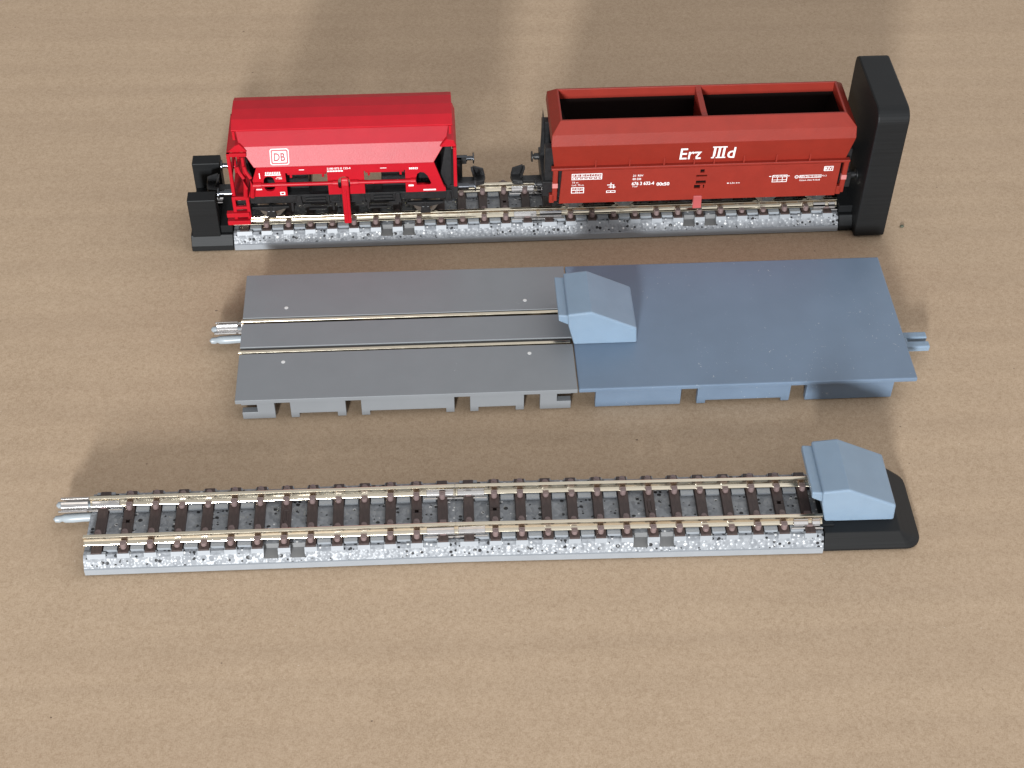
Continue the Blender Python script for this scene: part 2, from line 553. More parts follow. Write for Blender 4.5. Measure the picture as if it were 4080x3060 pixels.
def bed_mesh():
    mb = MB()
    xs = [-27.5 + (i + 0.5) * PITCH for i in range(14)]
    bays = [(xs[6], xs[7]), (xs[7], xs[8])]
    def prof(bay):
        if not bay:
            side = [(-7.26, 1.14), (-7.05, 1.2), (-6.28, 2.5), (-5.8, 2.85), (-5.0, 2.75)]
        else:
            side = [(-7.26, 1.14), (-7.05, 1.2), (-6.72, 1.75), (-6.65, 1.75), (-4.75, 1.75)]
        full = [(-7.3, 0.0)] + side + [(-4.70, 2.7)]
        return full + [(-y, z) for y, z in full[::-1]]
    # ranges along x
    cuts = [-27.5, bays[0][0] + 0.86, bays[0][1] - 0.86, bays[1][0] + 0.86, bays[1][1] - 0.86, 27.5]
    flags = [0, 1, 0, 1, 0]
    for a, b, f in zip(cuts, cuts[1:], flags):
        p = prof(f)
        mb.use(M_BALL)
        n = len(p)
        N = max(1, int((b - a) / 0.9))
        A = [mb.v((a, *q)) for q in p]
        B = [mb.v((b, *q)) for q in p]
        mb.face(A[::-1])
        mb.face(B)
        for i in range(n):
            j = (i + 1) % n
            smooth_rim = p[i][1] <= 1.2 and p[j][1] <= 1.2
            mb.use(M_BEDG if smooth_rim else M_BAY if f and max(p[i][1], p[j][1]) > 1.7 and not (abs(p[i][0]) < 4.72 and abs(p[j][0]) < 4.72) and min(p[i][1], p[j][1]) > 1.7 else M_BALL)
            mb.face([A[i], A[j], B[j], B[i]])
    mb.use(M_BEDG)
    for i, x in enumerate(xs):
        w2 = 0.92 if i else 1.35
        for s in (-1, 1):      # grey shoulder block under each sleeper end
            q = [(s * 5.5, 2.2), (s * 6.42, 2.2), (s * 6.22, 2.62), (s * 5.98, 3.16), (s * 5.5, 3.16)]
            mb.prism(q, 'x', x - w2, x + w2)
    for i in range(13):        # rail bearers between the sleepers
        if i in (6, 7):
            continue
        a, b = xs[i] + 0.98, xs[i + 1] - 0.98
        for y0, y1 in ((4.35, 5.25), (2.05, 3.05)):
            for s in (-1, 1):
                q = sorted((s * y0, s * y1))
                mb.box(a, b, q[0], q[1], 2.4, 3.24)
    return mb.mesh('ballast_bed')

BED = bed_mesh()

def track_section(label, loc, rz, open_end=False, tail=4.3):
    t = thing('track_section', label, 'track', (*loc, 0), rz, 'ballasted track sections')
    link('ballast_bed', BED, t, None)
    for s in (-1, 1):
        rail(-27.5, 27.46, s * RC, t)
    for i in range(14):
        kind = {0: 'first', 13: 'last', 1: 'nail', 12: 'nail', 7: 'arrow', 3: 'low', 4: 'low', 9: 'low', 10: 'low'}.get(i, 'plain')
        o = link('sleeper', SLEEPERS[kind], t, None, 0.05, 1)
        o.location.x = (-27.5 + (i + 0.5) * PITCH) * S
    joiner(-27.5 - 4.4, -27.5 + 4.4, RC, t, -27.5)
    joiner(27.5 - 4.4, 27.5 + tail, -RC, t, 27.5 if tail > 1 else 25.6)
    if open_end:
        prongs(-27.5, -1, RC - 0.1, M_GREYP, t)
    return t

aL, aR = 0.0083, -0.006
track_section('front track section with grey prongs and a silver joiner sticking out over the cardboard',
              (-27.5 * math.cos(aL), -27.5 * math.sin(aL)), aL, open_end=True)
track_section('front track section that runs into the buffer stop on the low black base',
              (27.5 * math.cos(aR), 27.5 * math.sin(aR)), aR, tail=-0.4)
track_section('track section under the bright red wagon, beginning at the two black posts',
              row(*BACK, -27.5), BACK[2])
track_section('track section under the brown ore wagon, ending at the tall black plate',
              row(*BACK, 27.5), BACK[2], tail=-0.4)

# ------------------------------------------------------------------ front: black base and buffer stop
def base_loft(mb, bot, top, z0, z1, z2):
    return mb.rings([[(x, y, 0) for x, y in bot], [(x, y, z0) for x, y in bot], [(x, y, z1) for x, y in top], [(x, y, z2) for x, y in top]][:3] if z2 is None else
                    [[(x, y, 0) for x, y in bot], [(x, y, z0) for x, y in bot], [(x, y, z1) for x, y in top]])
tb = thing('track_end_base', 'low black sloped base with rounded corners under the front buffer stop', 'track end', (55.15, 0.1, 0), 0.0)
base_loft(MB_ := MB(), rrect(0, 15.0, -7.4, 7.6, (0.1, 2.4, 2.4, 0.1)), rrect(0, 11.4, -6.35, 6.6, (0.1, 0.25, 0.25, 0.1)), 0.45, 3.1, None)
part('base_body', MB_, M_BLACKP, tb, 0.08, 1)
part('rail_bed', MB().box(-0.4, 1.6, -5.0, 5.0, 3.0, 3.35), M_BLACKP, tb, 0.05, 1)

def buffer_stop(label, x, y, z, rz, half=5.2):
    t = thing('buffer_stop', label, 'buffer stop', (x, y, z), rz, 'blue grey buffer stops')
    body = [(0.05, 0), (-0.95, 4.1), (-1.15, 6.75), (2.7, 7.2), (10.35, 3.3), (10.55, 0)]
    part('stop_body', MB().prism(body, 'y', -half, half), M_RESIN, t, 0.32, 3)
    beam = [(-0.6, 3.95), (-2.55, 5.05), (-2.65, 6.35), (-0.6, 6.15)]
    part('buffer_beam', MB().prism(beam, 'y', -half + 0.45, half - 0.45), M_RESIN, t, 0.2, 2)
    return t

buffer_stop('pale blue grey buffer stop standing on the low black base at the front', 55.40, 1.08, 3.12, 0.0)
bx, by = row(*MID, 0.10, 0.5)
buffer_stop('blue grey buffer stop standing on the smooth plates where two rails end', bx, by, 4.82, MID[2])

# ------------------------------------------------------------------ middle: grey road plate with rails, blue plain plate
rp = thing('road_plate', 'mid grey plate with two rails sunk flush in it, left of the blue one', 'road plate', (*row(*MID, -27.5), 0), MID[2])
X0, X1 = -27.5, 27.46
for a, b in ((-15.0, -4.42), (-2.82, 2.82), (4.22, 15.0)):      # near deck, strip between the rails, far deck
    part('deck_panel', MB().box(X0, X1, a, b, 4.0, 4.8), M_GREY, rp, 0.06, 2)
for a, b in ((-4.6, -2.6), (2.6, 4.6)):
    part('rail_trough', MB().box(X0 + 0.3, X1, a, b, 1.0, 3.3), M_BLK, rp)
for s in (-1, 1):
    rail(X0 - 0.2, X1 - 0.3, s * RC - 0.03, rp)
joiner(X0 - 4.4, X0 + 2.0, RC, rp, X0 - 0.6)
prongs(X0, -1, RC - 0.1, M_GREYP, rp)
for x, y in ((-20.3, 6.5), (20.2, 6.55), (-20.2, -6.5), (20.2, -6.3)):
    part('plug', MB().prism([(x + 0.36 * math.cos(6.2832 * i / 12), y + 0.36 * math.sin(6.2832 * i / 12)) for i in range(12)], 'z', 4.6, 4.83), M_DOT, rp, 0.05, 1)
# skirts: walls with gaps, feet and end notches
c27 = 27.5
def sk(lst):
    return [[(a + c27, b) for a, b in q] for q in lst]
blocks = sk([
    [(-54.2, 0), (-48.9, 0), (-48.9, 4.05), (-54.2, 4.05), (-54.2, 3.2), (-51.7, 3.2), (-51.7, 1.5), (-54.2, 1.5)],
    [(-46.4, 0), (-45.05, 0), (-45.05, 0.95), (-38.9, 0.95), (-38.9, 0), (-37.5, 0), (-37.5, 4.05), (-46.4, 4.05)],
    [(-35.0, 0), (-33.65, 0), (-33.65, 0.95), (-21.3, 0.95), (-21.3, 0), (-19.95, 0), (-19.95, 4.05), (-35.0, 4.05)],
    [(-17.4, 0), (-16.05, 0), (-16.05, 0.95), (-10.0, 0.95), (-10.0, 0), (-8.65, 0), (-8.65, 4.05), (-17.4, 4.05)],
    [(-6.05, 0), (-1.0, 0), (-1.0, 1.7), (-3.3, 1.7), (-3.3, 3.4), (-1.0, 3.4), (-1.0, 4.05), (-6.05, 4.05)]])
for q in blocks:
    for y in (-13.9, 13.9):
        part('skirt_wall', MB().prism(q, 'y', y - 0.6, y + 0.6), M_GREY, rp, 0.07, 2)

dp = thing('deck_plate', 'plain blue grey resin plate, dusty, with a forked tab at its end', 'deck plate', (*row(*MID, 27.6), 0), MID[2])
X0, X1 = -27.42, 27.9
part('deck', MB().box(X0, X1, -15.0, 15.0, 3.95, 4.8), M_PLATE, dp, 0.22, 3)
c27 = -27.6
blocks = sk([
    [(3.0, 0), (17.0, 0), (17.0, 4.0), (3.0, 4.0)],
    [(19.7, 0), (21.15, 0), (21.15, 0.7), (33.6, 0.7), (33.6, 0), (35.0, 0), (35.0, 4.0), (19.7, 4.0)],
    [(37.6, 0), (52.0, 0), (52.0, 4.0), (37.6, 4.0)]])
for q in blocks:
    for y in (-13.9, 13.9):
        part('skirt_wall', MB().prism(q, 'y', y - 0.55, y + 0.55), M_PLATE, dp, 0.1, 2)
part('skirt_wall', MB().box(24.0, 24.9, -13.0, 13.0, 0.8, 4.0), M_PLATE, dp, 0.1, 2)
prongs(X1 - 1.5, 1, -RC, M_RESIN, dp, z=2.0, ln=6.3, knob=False)

# ------------------------------------------------------------------ back: black ends
bx, by = row(*BACK, -55.15)
st = thing('buffer_stop', 'matt black stop with two square posts touching the red wagon', 'buffer stop', (bx, by, 0), BACK[2])
prof = [(-7.3, 0), (-7.2, 1.1), (-6.2, 2.85), (6.5, 2.85), (7.4, 1.1), (7.5, 0)]
part('base_body', MB().prism(prof, 'x', -7.5, 0.0), M_BLACKP, st, 0.1, 2)
for y in (-5.05, 5.5):
    part('stop_post', MB().box(-7.15, -2.15, y - 1.3, y + 1.3, 1.9, 10.85), M_BLACKP, st, 0.14, 2)
part('cross_bar', MB().box(-7.0, -3.6, -3.8, 4.2, 2.6, 5.4), M_BLACKP, st, 0.1, 1)
part('rail_bed', MB().box(-2.15, -0.05, -5.6, 5.6, 2.8, 4.35), M_BLACKP, st, 0.06, 1)

bx, by = row(*BACK, 55.15)
tw = thing('end_plate', 'tall thick black plate with rounded corners closing the track behind the ore wagon', 'end plate', (bx, by, 0), BACK[2])
me = MB().prism(rrect(-9.3, 9.2, 0, 27.6, (0.7, 0.7, 1.8, 2.4), 8), 'x', 2.45, 8.05)
part('plate', me, M_BLACKP, tw, 0.3, 2)
part('base_body', MB().prism([(-7.3, 0), (-7.2, 1.1), (-6.2, 2.85), (6.2, 2.85), (7.2, 1.1), (7.3, 0)], 'x', 0.0, 2.5), M_BLACKP, tw, 0.08, 1)
part('rail_bed', MB().box(0.0, 2.5, -5.4, 5.4, 2.8, 4.3), M_BLACKP, tw, 0.08, 1)

# ------------------------------------------------------------------ wagon parts shared by both
YO = 0.2     # the wagons sit a touch towards the far side of the row
def lathe_x(mb, x, y, z, prof, n=16):
    """turned piece along x: prof = [(dx, r)...]"""
    rings = [[(x + dx, y + r * math.cos(6.2832 * i / n), z + r * math.sin(6.2832 * i / n)) for i in range(n)] for dx, r in prof]
    return mb.rings(rings)
def buffer_part(x, y, z, d, parent, mat, ln=2.6):
    b = part('buffer', lathe_x(MB(), x, y, z, [(0, 0.62), (d * ln * 0.62, 0.62), (d * ln * 0.62, 0.42), (d * (ln - 0.22), 0.42)]), mat, parent, smooth=True)
    part('buffer_head', lathe_x(MB(), x + d * (ln - 0.24), y, z, [(0, 0.45), (d * 0.05, 1.02), (d * 0.24, 1.02), (d * 0.33, 0.8)]), mat, b, smooth=True)
def wheelset(x, y0, z, r, parent):
    mb = MB()
    n = 28
    for s in (-1, 1):
        for ya, yb, rr in ((3.05, 3.3, r + 0.42), (3.3, 4.3, r)):
            a, b = sorted((y0 + s * ya, y0 + s * yb))
            mb.prism([(x + rr * math.cos(6.2832 * i / n), z + rr * math.sin(6.2832 * i / n)) for i in range(n)], 'y', a, b)
    mb.prism([(x + 0.4 * math.cos(6.2832 * i / 8), z + 0.4 * math.sin(6.2832 * i / 8)) for i in range(8)], 'y', y0 - 5.2, y0 + 5.2)
    return part('wheelset', mb, M_STEEL, parent, 0.05, 1)
def coupler(x, d, z, parent, lean=1):
    mb = MB()
    X = lambda t: x + d * t
    a, b = sorted((X(-1), X(3.4)))
    mb.box(a, b, YO - 0.8, YO + 0.8, z - 0.35, z + 0.35)
    # claw: flared head with an upright fin
    mb.prism([(X(2.6), YO - 1.2), (X(4.6), YO - 0.8), (X(5.0), YO + 1.0), (X(3.2), YO + 1.3)], 'z', z - 0.4, z + 0.5,
             [(X(2.8), YO - 1.0), (X(4.7), YO - 0.7), (X(4.9), YO + 0.9), (X(3.1), YO + 1.1)])
    mb.prism([(X(2.6), z + 0.3), (X(2.7), z + 2.6), (X(4.6), z + 1.9), (X(4.9), z + 0.3)], 'y', YO + 0.9, YO + 1.25)
    mb.prism([(X(2.9), z + 0.3), (X(2.3), z + 2.5), (X(2.7), z + 2.5), (X(3.4), z + 0.3)], 'y', YO - 0.1, YO + 1.0)
    return part('coupling_hook', mb, M_BLK, parent, 0.08, 1)

def ring(x0, x1, yh, z, yo=None):
    yo = YO if yo is None else yo
    return [(x0, yo - yh, z), (x1, yo - yh, z), (x1, yo + yh, z), (x0, yo + yh, z)]

# ------------------------------------------------------------------ red wagon
CX = -34.1
bx, by = row(*BACK, CX)
rw = thing('hopper_wagon', 'bright red two-axle hopper wagon with a rounded roof, on the track at the back', 'wagon', (bx, by, 0), BACK[2], 'model freight wagons')
# hopper
mb = MB().rings([ring(-13.5, 13.3, 3.9, 16.3), ring(-15.7, 15.45, 6.45, 17.6), ring(-17.95, 17.75, 4.85, 20.95), ring(-18.3, 18.35, 4.45, 24.4)])
part('hopper', mb, M_REDB, rw, 0.12, 2)
# roof: two shallow curves meeting at the ridge
rp_ = [(-4.75, 24.15), (-4.8, 24.5), (-2.75, 25.28), (0, 25.46), (2.75, 25.28), (4.8, 24.5), (4.75, 24.15)]
part('roof', MB().prism([(a + YO, b) for a, b in rp_], 'x', -18.95, 18.9), M_RED, rw, 0.08, 2)
for x in (-18.6, 18.45):
    for s in (-1, 1):
        part('roof_bracket', MB().box(x - 0.2, x + 0.25, *sorted((YO + s * 5.05, YO + s * 4.5)), 22.6, 24.3), M_RED, rw, 0.05, 1)
# side frames
arch = [(-0.4 + 1.15 * math.cos(rad(a)), 13.0 + 1.55 * math.sin(rad(a)) + 0.35) for a in range(-40, 221, 20)]
outline = [(-17.3, 11.0), (-10.45, 11.0), (-10.45, 16.0), (-3.2, 16.0), (-3.2, 11.0), (3.2, 11.0), (3.2, 16.0), (10.4, 16.0), (10.4, 11.0), (17.45, 11.0),
           (17.45, 11.7), (17.1, 12.2), (15.5, 17.5), (-15.3, 17.5), (-15.6, 16.5), (-16.6, 13.5)]
oval = lambda cx, cz, rx, rz, n=16, e=2.6: [(cx + rx * math.copysign(abs(math.cos(6.2832 * i / n)) ** (2 / e), math.cos(6.2832 * i / n)),
                                      cz + rz * math.copysign(abs(math.sin(6.2832 * i / n)) ** (2 / e), math.sin(6.2832 * i / n))) for i in range(n)]
dhole = [(12.35, 12.6), (14.7, 12.6), (14.95, 12.9), (14.3, 14.6), (13.7, 15.3), (13.0, 15.4), (12.5, 15.0), (12.3, 14.2)]
for y in (-5.85 + YO, 5.85 + YO):
    o = link('side_frame', flat([outline, oval(-13.4, 13.75, 1.0, 1.65), dhole, arch], 0.5, 'xz', y), rw, M_RED, 0.04, 1)
for s, y in ((-1, -5.1 + YO), (1, 5.1 + YO)):
    for a, b in ((-10.2, -3.4), (3.4, 10.2)):
        mb = MB()
        mb.box(a, b, y - 0.25, y + 0.25, 15.0, 15.55)
        mb.box(a + 0.4, a + 0.8, y - 0.2, y + 0.2, 14.3, 15.1)
        mb.box(b - 0.8, b - 0.4, y - 0.2, y + 0.2, 14.3, 15.1)
        part('inner_rail', mb, M_RED, rw, 0.05, 1)
# operating rod with its collars, lever in the middle
for s in (-1, 1):
    y = YO + s * 6.35
    for a, b in ((-16.2, -1.4), (0.7, 12.2)):
        mb = MB()
        mb.tube([(a, y, 13.75), (b, y, 13.75)], 0.36, 12)
        mb.tube([(a, y, 13.75), (a + 1.4, y, 13.75)], 0.5, 12)
        mb.tube([(b - 0.9, y, 13.75), (b, y, 13.75)], 0.52, 12)
        part('operating_rod', mb, M_RED, rw, smooth=True)
    lv = [(-6.0, 14.2), (-6.35, 15.0), (-6.75, 14.7), (-7.0, 13.6), (-7.05, 5.0), (-6.3, 5.0), (-6.2, 13.2)]
    if s < 0:
        part('chute_lever', MB().prism([(YO + a, b) for a, b in lv], 'x', -0.85, 0.45), M_RED, rw, 0.2, 2)
        part('lever_rib', MB().box(-0.35, -0.05, YO - 7.15, YO - 7.0, 5.6, 12.6), M_RED, rw, 0.05, 1)
# black ends of the chassis under the hopper slopes
part('end_bulkhead', MB().prism([(15.8, 8.8), (18.6, 8.8), (18.6, 19.6), (17.6, 20.6)], 'y', YO - 4.9, YO + 4.9), M_BLK, rw, 0.1, 1)
part('end_bulkhead', MB().prism([(-15.8, 8.8), (-16.9, 8.8), (-17.3, 18.6), (-17.0, 18.8)], 'y', YO - 4.6, YO + 4.6), M_BLK, rw, 0.1, 1)
for a, b in ((-15.6, -6.8), (6.2, 15.6)):
    part('hopper_outlet', MB().prism([(a, 10.6), (b, 10.6), (b, 16.6), (a, 16.6)], 'y', YO - 3.6, YO + 3.6), M_BLK, rw, 0.1, 1)
# end frames: posts, top bar, sloped plate
for x in (18.9,):
    mb = MB()
    for s in (-1, 1):
        mb.box(x, x + 0.6, YO + s * 5.6 - 0.4, YO + s * 5.6 + 0.4, 11.8, 19.7)
    mb.box(x, x + 0.6, YO - 6.0, YO + 6.0, 19.5, 20.3)
    mb.prism([(16.6, 20.3), (19.5, 20.3), (19.1, 21.6), (17.8, 21.9)], 'y', YO - 5.6, YO + 5.6)
    part('end_frame', mb, M_RED, rw, 0.08, 1)
x = -20.2
mb = MB()
for s in (-1, 1):
    mb.box(x, x + 0.6, YO + s * 5.6 - 0.35, YO + s * 5.6 + 0.35, 10.4, 20.0)
    mb.box(x + 2.4, x + 2.9, YO + s * 5.6 - 0.25, YO + s * 5.6 + 0.25, 10.4, 19.4)
mb.box(x, x + 0.6, YO - 5.9, YO + 5.9, 19.6, 20.3)
mb.box(x, x + 3.4, YO - 5.9, YO - 5.3, 19.6, 20.3)
mb.box(x, x + 3.4, YO + 5.3, YO + 5.9, 19.6, 20.3)
mb.prism([(-20.0, 20.3), (-16.6, 20.3), (-17.8, 21.9), (-18.6, 21.6)], 'y', YO - 5.4, YO + 5.4)
mb.box(x, x + 0.45, YO - 5.4, YO + 5.4, 14.6, 15.2)
mb.box(x, x + 0.45, YO + 1.0, YO + 1.5, 10.8, 19.6)
part('end_frame', mb, M_RED, rw, 0.08, 1)
part('platform', MB().box(-20.2, -17.2, YO - 5.9, YO + 5.9, 10.1, 10.8), M_RED, rw, 0.08, 1)
for s in (-1,):   # curved handrails by the platform steps
    for x0 in (-18.6, -17.4):
        mb = MB()
        mb.tube([(x0, YO - 5.9, 17.6), (x0 + 0.2, YO - 6.1, 16.6), (x0 + 0.9, YO - 6.4, 15.4), (x0 + 1.0, YO - 6.5, 13.2), (x0 + 0.8, YO - 6.3, 11.2)], [0.3, 0.3, 0.32, 0.42, 0.42], 8)
        part('handrail', mb, M_RED, rw, smooth=True)
mb = MB()
for x0, x1, z0, z1 in ((-20.3, -19.7, 6.2, 11.2), (-17.9, -17.3, 6.2, 11.2), (-20.3, -17.3, 10.6, 11.2), (-20.3, -17.3, 8.4, 9.0), (-20.3, -17.3, 6.9, 7.4)):
    mb.box(x0, x1, YO - 6.35, YO - 5.85, z0, z1)
mb.box(-21.5, -17.5, YO - 6.9, YO - 5.9, 7.05, 7.95)
mb.box(-21.5, -17.5, YO - 7.0, YO - 5.9, 5.4, 6.3)
part('step', mb, M_RED, rw, 0.08, 1)
# chassis
ch = part('chassis', MB().box(-17.3, 18.8, YO - 5.5, YO - 4.7, 9.0, 10.8).box(-17.3, 18.8, YO + 4.7, YO + 5.5, 9.0, 10.8).box(-16.5, -6.6, YO - 4.7, YO + 4.7, 8.2, 10.6).box(6.0, 18.2, YO - 4.7, YO + 4.7, 8.2, 10.6)
          .box(-9.5, 9.0, YO - 3.0, YO + 3.0, 5.7, 6.5).box(18.2, 19.6, YO - 5.4, YO + 5.4, 8.6, 11.6).box(-20.0, -17.2, YO - 5.3, YO + 5.3, 8.6, 10.2), M_BLK, rw, 0.07, 1)
mb = MB()
for x in (-8.6, 8.9, 17.9):
    mb.prism([(x - 0.35, 10.7), (x + 0.35, 10.7), (x + 0.6, 8.6), (x - 0.6, 8.6)], 'y', YO - 5.95, YO - 5.4)
for a, b in ((-7.4, -3.9), (4.6, 8.0)):
    mb.box(a, b, YO - 5.9, YO - 5.2, 9.2, 9.5).box(a, b, YO - 5.9, YO - 5.2, 9.8, 10.2)
for x in (-3.4, -1.4, 2.9, 3.8):
    mb.box(x - 0.18, x + 0.18, YO - 5.8, YO - 5.3, 8.7, 10.7)
mb.box(-17.2, 18.6, YO - 5.75, YO - 5.4, 10.5, 10.82)
mb.box(-3.0, 2.6, YO - 5.7, YO - 5.3, 8.75, 9.1)
part('sole_bar_fittings', mb, M_BLK, ch, 0.05, 1)
for x in (-5.5, 5.3):
    part('brake_rod', MB().box(x - 1.6, x + 1.6, YO - 4.9, YO - 4.2, 6.6, 6.9), M_BLK, ch, 0.05, 1)
for x in (-10, -2.7, 3.5):
    part('brake_hanger', MB().box(x - 0.2, x + 0.2, YO - 4.7, YO - 4.2, 6.3, 9.0), M_BLK, ch, 0.05, 1)
for x in (-13.75, 13.75):
    wheelset(x, YO, 7.0, 2.2, rw)
    for s in (-1, 1):
        y = sorted((YO + s * 5.2, YO + s * 5.95))
        sp = part('leaf_spring', MB().prism([(x - 3.3, 8.45), (x + 3.3, 8.45), (x + 3.2, 8.15), (x + 0.5, 7.3), (x - 0.5, 7.3), (x - 3.2, 8.15)], 'y', *y)
                  .box(x - 0.28, x + 0.28, y[0] - 0.12, y[1], 6.3, 8.6), M_BLK, rw, 0.07, 1)
        part('axle_box', MB().prism([(x - 0.9, 6.1), (x + 0.9, 6.1), (x + 0.7, 7.6), (x - 0.7, 7.6)], 'y', y[0] - 0.1, y[1]), M_BLK, sp, 0.12, 2)
for s in (-1, 1):
    buffer_part(-20.0, YO + s * 4.0, 10.35, -1, rw, M_BUF, 2.9)
    buffer_part(19.6, YO + s * 4.0, 10.35, 1, rw, M_BUF, 3.2)
coupler(19.8, 1, 8.3, rw)
coupler(-20.6, -1, 8.3, rw)
part('hook_bracket', MB().box(19.4, 20.6, YO + 0.6, YO + 1.4, 8.4, 12.6).box(19.4, 21.4, YO + 0.6, YO + 1.4, 11.6, 12.6), M_BLK, rw, 0.1, 1)
# printing on the hopper side and the frame
LT = (0, 1.6, 3.35)
P1 = Print((0, YO - 5.65, 19.275), (1, 0, 0), LT)
o, i1 = rrect(-12.75, -9.5, -1.42, 1.42, 0.4, 5), rrect(-12.62, -9.63, -1.29, 1.29, 0.34, 5)
P1.ringframe(o, i1)
lw = Print((0, YO - 5.65, 19.275), (1, 0, 0), LT)
lw.poly(rrect(-12.32, -9.93, -0.98, 0.98, 0.12, 3))
lg = P1.done('logo_frame', M_WHITE, rw)
lw.done('logo_panel', M_WHITE, rw)
lt = Print((0, YO - 5.65, 19.275), (1, 0, 0), LT)
lt.text('DB', -12.12, -0.72, 1.42, width=1.98, lift=0.09, bold=0.03)
lt.done('logo_letters', M_LOGO, rw)
P2 = Print((0, YO - 6.1, 0), (1, 0, 0), (0, 0, 1))
P2.text('2180 072 0 123-4', -3.15, 16.55, 0.42, width=4.1, bold=0.02)
for a in range(6):
    P2.rect(-3.15 + a * 0.47, -2.75 + a * 0.47, 16.05, 16.33)
P2.flush('lettering', M_WHITE, rw)
for a in range(9):
    P2.rect(-13.9 + a * 0.3, -13.72 + a * 0.3, 15.75 + 0.15 * (a % 2), 16.4)
P2.frame(-14.0, -11.2, 15.6, 15.8, 0.1)
P2.rect(-12.0, -11.1, 15.15, 15.25); P2.rect(-12.2, -11.9, 14.85, 14.95); P2.rect(-11.7, -11.1, 14.8, 14.95)
P2.flush('lettering', M_WHITE, rw)
P2.rect(-15.0, -14.85, 15.0, 16.2)
P2.flush('lettering', M_WHITE, rw)
P2.rect(-8.0, -7.1, 16.6, 16.75); P2.rect(6.1, 7.2, 16.5, 16.62)
P2.flush('lettering', M_WHITE, rw)
P2.rect(-15.8, -14.8, 12.5, 12.75)
P2.flush('lettering', M_WHITE, rw)
P2.frame(-11.7, -10.85, 11.25, 11.95, 0.17)
P2.flush('lettering', M_WHITE, rw)
for a in range(3):
    P2.rect(11.15 + a * 0.33, 11.4 + a * 0.33, 16.1, 16.5)
P2.frame(12.15, 12.65, 16.1, 16.5, 0.1)
P2.flush('lettering', M_WHITE, rw)
P2.rect(10.9, 11.8, 12.35, 12.7)
P2.flush('lettering', M_WHITE, rw)
P2.rect(13.5, 15.7, 11.3, 11.6)
P2.done('lettering', M_WHITE, rw)

# ------------------------------------------------------------------ ore wagon
CX = 28.55
bx, by = row(*BACK, CX)
ow = thing('ore_wagon', 'brownish red open ore wagon with white Erz lettering, beside the tall black plate', 'wagon', (bx, by, 0), BACK[2], 'model freight wagons')
YO = 0.15
top = 24.55
mb = MB().use(M_ORE)
mb.rings([ring(-26.0, 26.0, 5.55, 15.2), ring(-26.7, 26.65, 7.05, 20.75), ring(-26.6, 26.55, 6.55, 22.8), ring(-25.1, 24.85, 4.75, top), ring(-24.75, 24.5, 4.4, top), ring(-24.75, 24.5, 4.35, top - 1.9)], cap0=True, cap1=False)
body = part('hopper', mb, None, ow, 0.08, 2) if False else link('hopper', mb.mesh('hopper'), ow, None, 0.08, 2)
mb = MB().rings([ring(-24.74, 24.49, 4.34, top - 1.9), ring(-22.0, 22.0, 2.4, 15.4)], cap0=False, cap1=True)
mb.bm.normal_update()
part('hopper_inside', mb, M_OREIN, ow)
part('divider', MB().prism([(YO - 4.38, top - 0.05), (YO - 3.2, top - 0.25), (YO + 3.2, top - 0.25), (YO + 4.38, top - 0.05), (YO + 2.5, 15.6), (YO - 2.5, 15.6)], 'x', -0.45, 0.6), M_ORE, ow, 0.06, 1)
for s in (-1, 1):
    y = sorted((YO + s * 6.25, YO + s * 5.3))
    px_ = [(-25.0, 7.5), (25.0, 7.5), (25.1, 14.8), (-24.6, 14.8)]
    slots = []
    if s < 0:
        slots = [[(0.0, 13.5), (0.75, 13.5), (0.75, 14.25), (0.0, 14.25)], [(-0.65, 12.65), (1.3, 12.65), (1.3, 13.0), (-0.65, 13.0)],
                 [(-0.6, 11.05), (1.2, 11.05), (1.2, 11.75), (-0.6, 11.75)], [(-0.85, 10.0), (1.0, 10.0), (1.0, 10.8), (-0.85, 10.8)]]
    sp = link('side_panel', flat([px_] + slots, 0.6, 'xz', YO + s * 5.95), ow, M_ORE, 0.05, 1)
    if s < 0:
        mb = MB()
        mb.box(-0.7, 1.3, YO - 5.9, YO - 5.6, 9.5, 14.5)
        part('latch_recess', mb, M_OREIN, sp)
        part('latch', MB().box(0.2, 0.75, YO - 6.45, YO - 6.1, 10.0, 10.8), M_ORE, sp, 0.05, 1)
        part('latch', MB().box(-0.65, 1.25, YO - 6.35, YO - 6.2, 12.1, 12.45), M_ORE, sp, 0.05, 1)
    mb = MB()
    mb.box(-26.5, 26.7, y[0] - 0.05 if s < 0 else y[0], y[1] if s < 0 else y[1] + 0.05, 14.85, 15.35)
    part('ledge', mb, M_ORE, ow, 0.1, 2)
    for x in (-18.7, -12.7, -6.6, -1.25, 2.3, 7.6, 13.4, 19.4):
        mb = MB()
        a = sorted((YO + s * 5.4, YO + s * 6.1))
        mb.box(x - 0.14, x + 0.14, a[0], a[1], 15.3, 16.9)
        part('rib', mb, M_ORE, ow, 0.03, 1)
    for x in (-26.3, 25.6):
        mb = MB()
        a = sorted((YO + s * 5.3, YO + s * 6.2))
        mb.prism([(x, 8.0), (x + 0.9, 8.0), (x + 1.0, 14.9), (x + 0.1, 14.9)], 'y', *a)
        mb.box(x - 0.5, x + 0.4, a[0], a[1], 7.6, 9.4)
        part('end_post', mb, M_ORE, ow, 0.1, 1)
    for x in (-25.9, 26.0):
        mb = MB()
        a = sorted((YO + s * 5.6, YO + s * 6.35))
        mb.box(x - 0.4, x + 0.6, a[0], a[1], 11.0, 12.0)
        part('tarnished_bracket', mb, M_PINK, ow, 0.08, 1)
part('coupling_clip', MB().prism([(-0.75, 5.6), (0.85, 5.6), (0.75, 8.4), (-0.75, 8.4)], 'y', YO - 6.5, YO - 5.6), plain('pale_red_clip', (0.42, 0.085, 0.085), 0.45), ow, 0.12, 2)
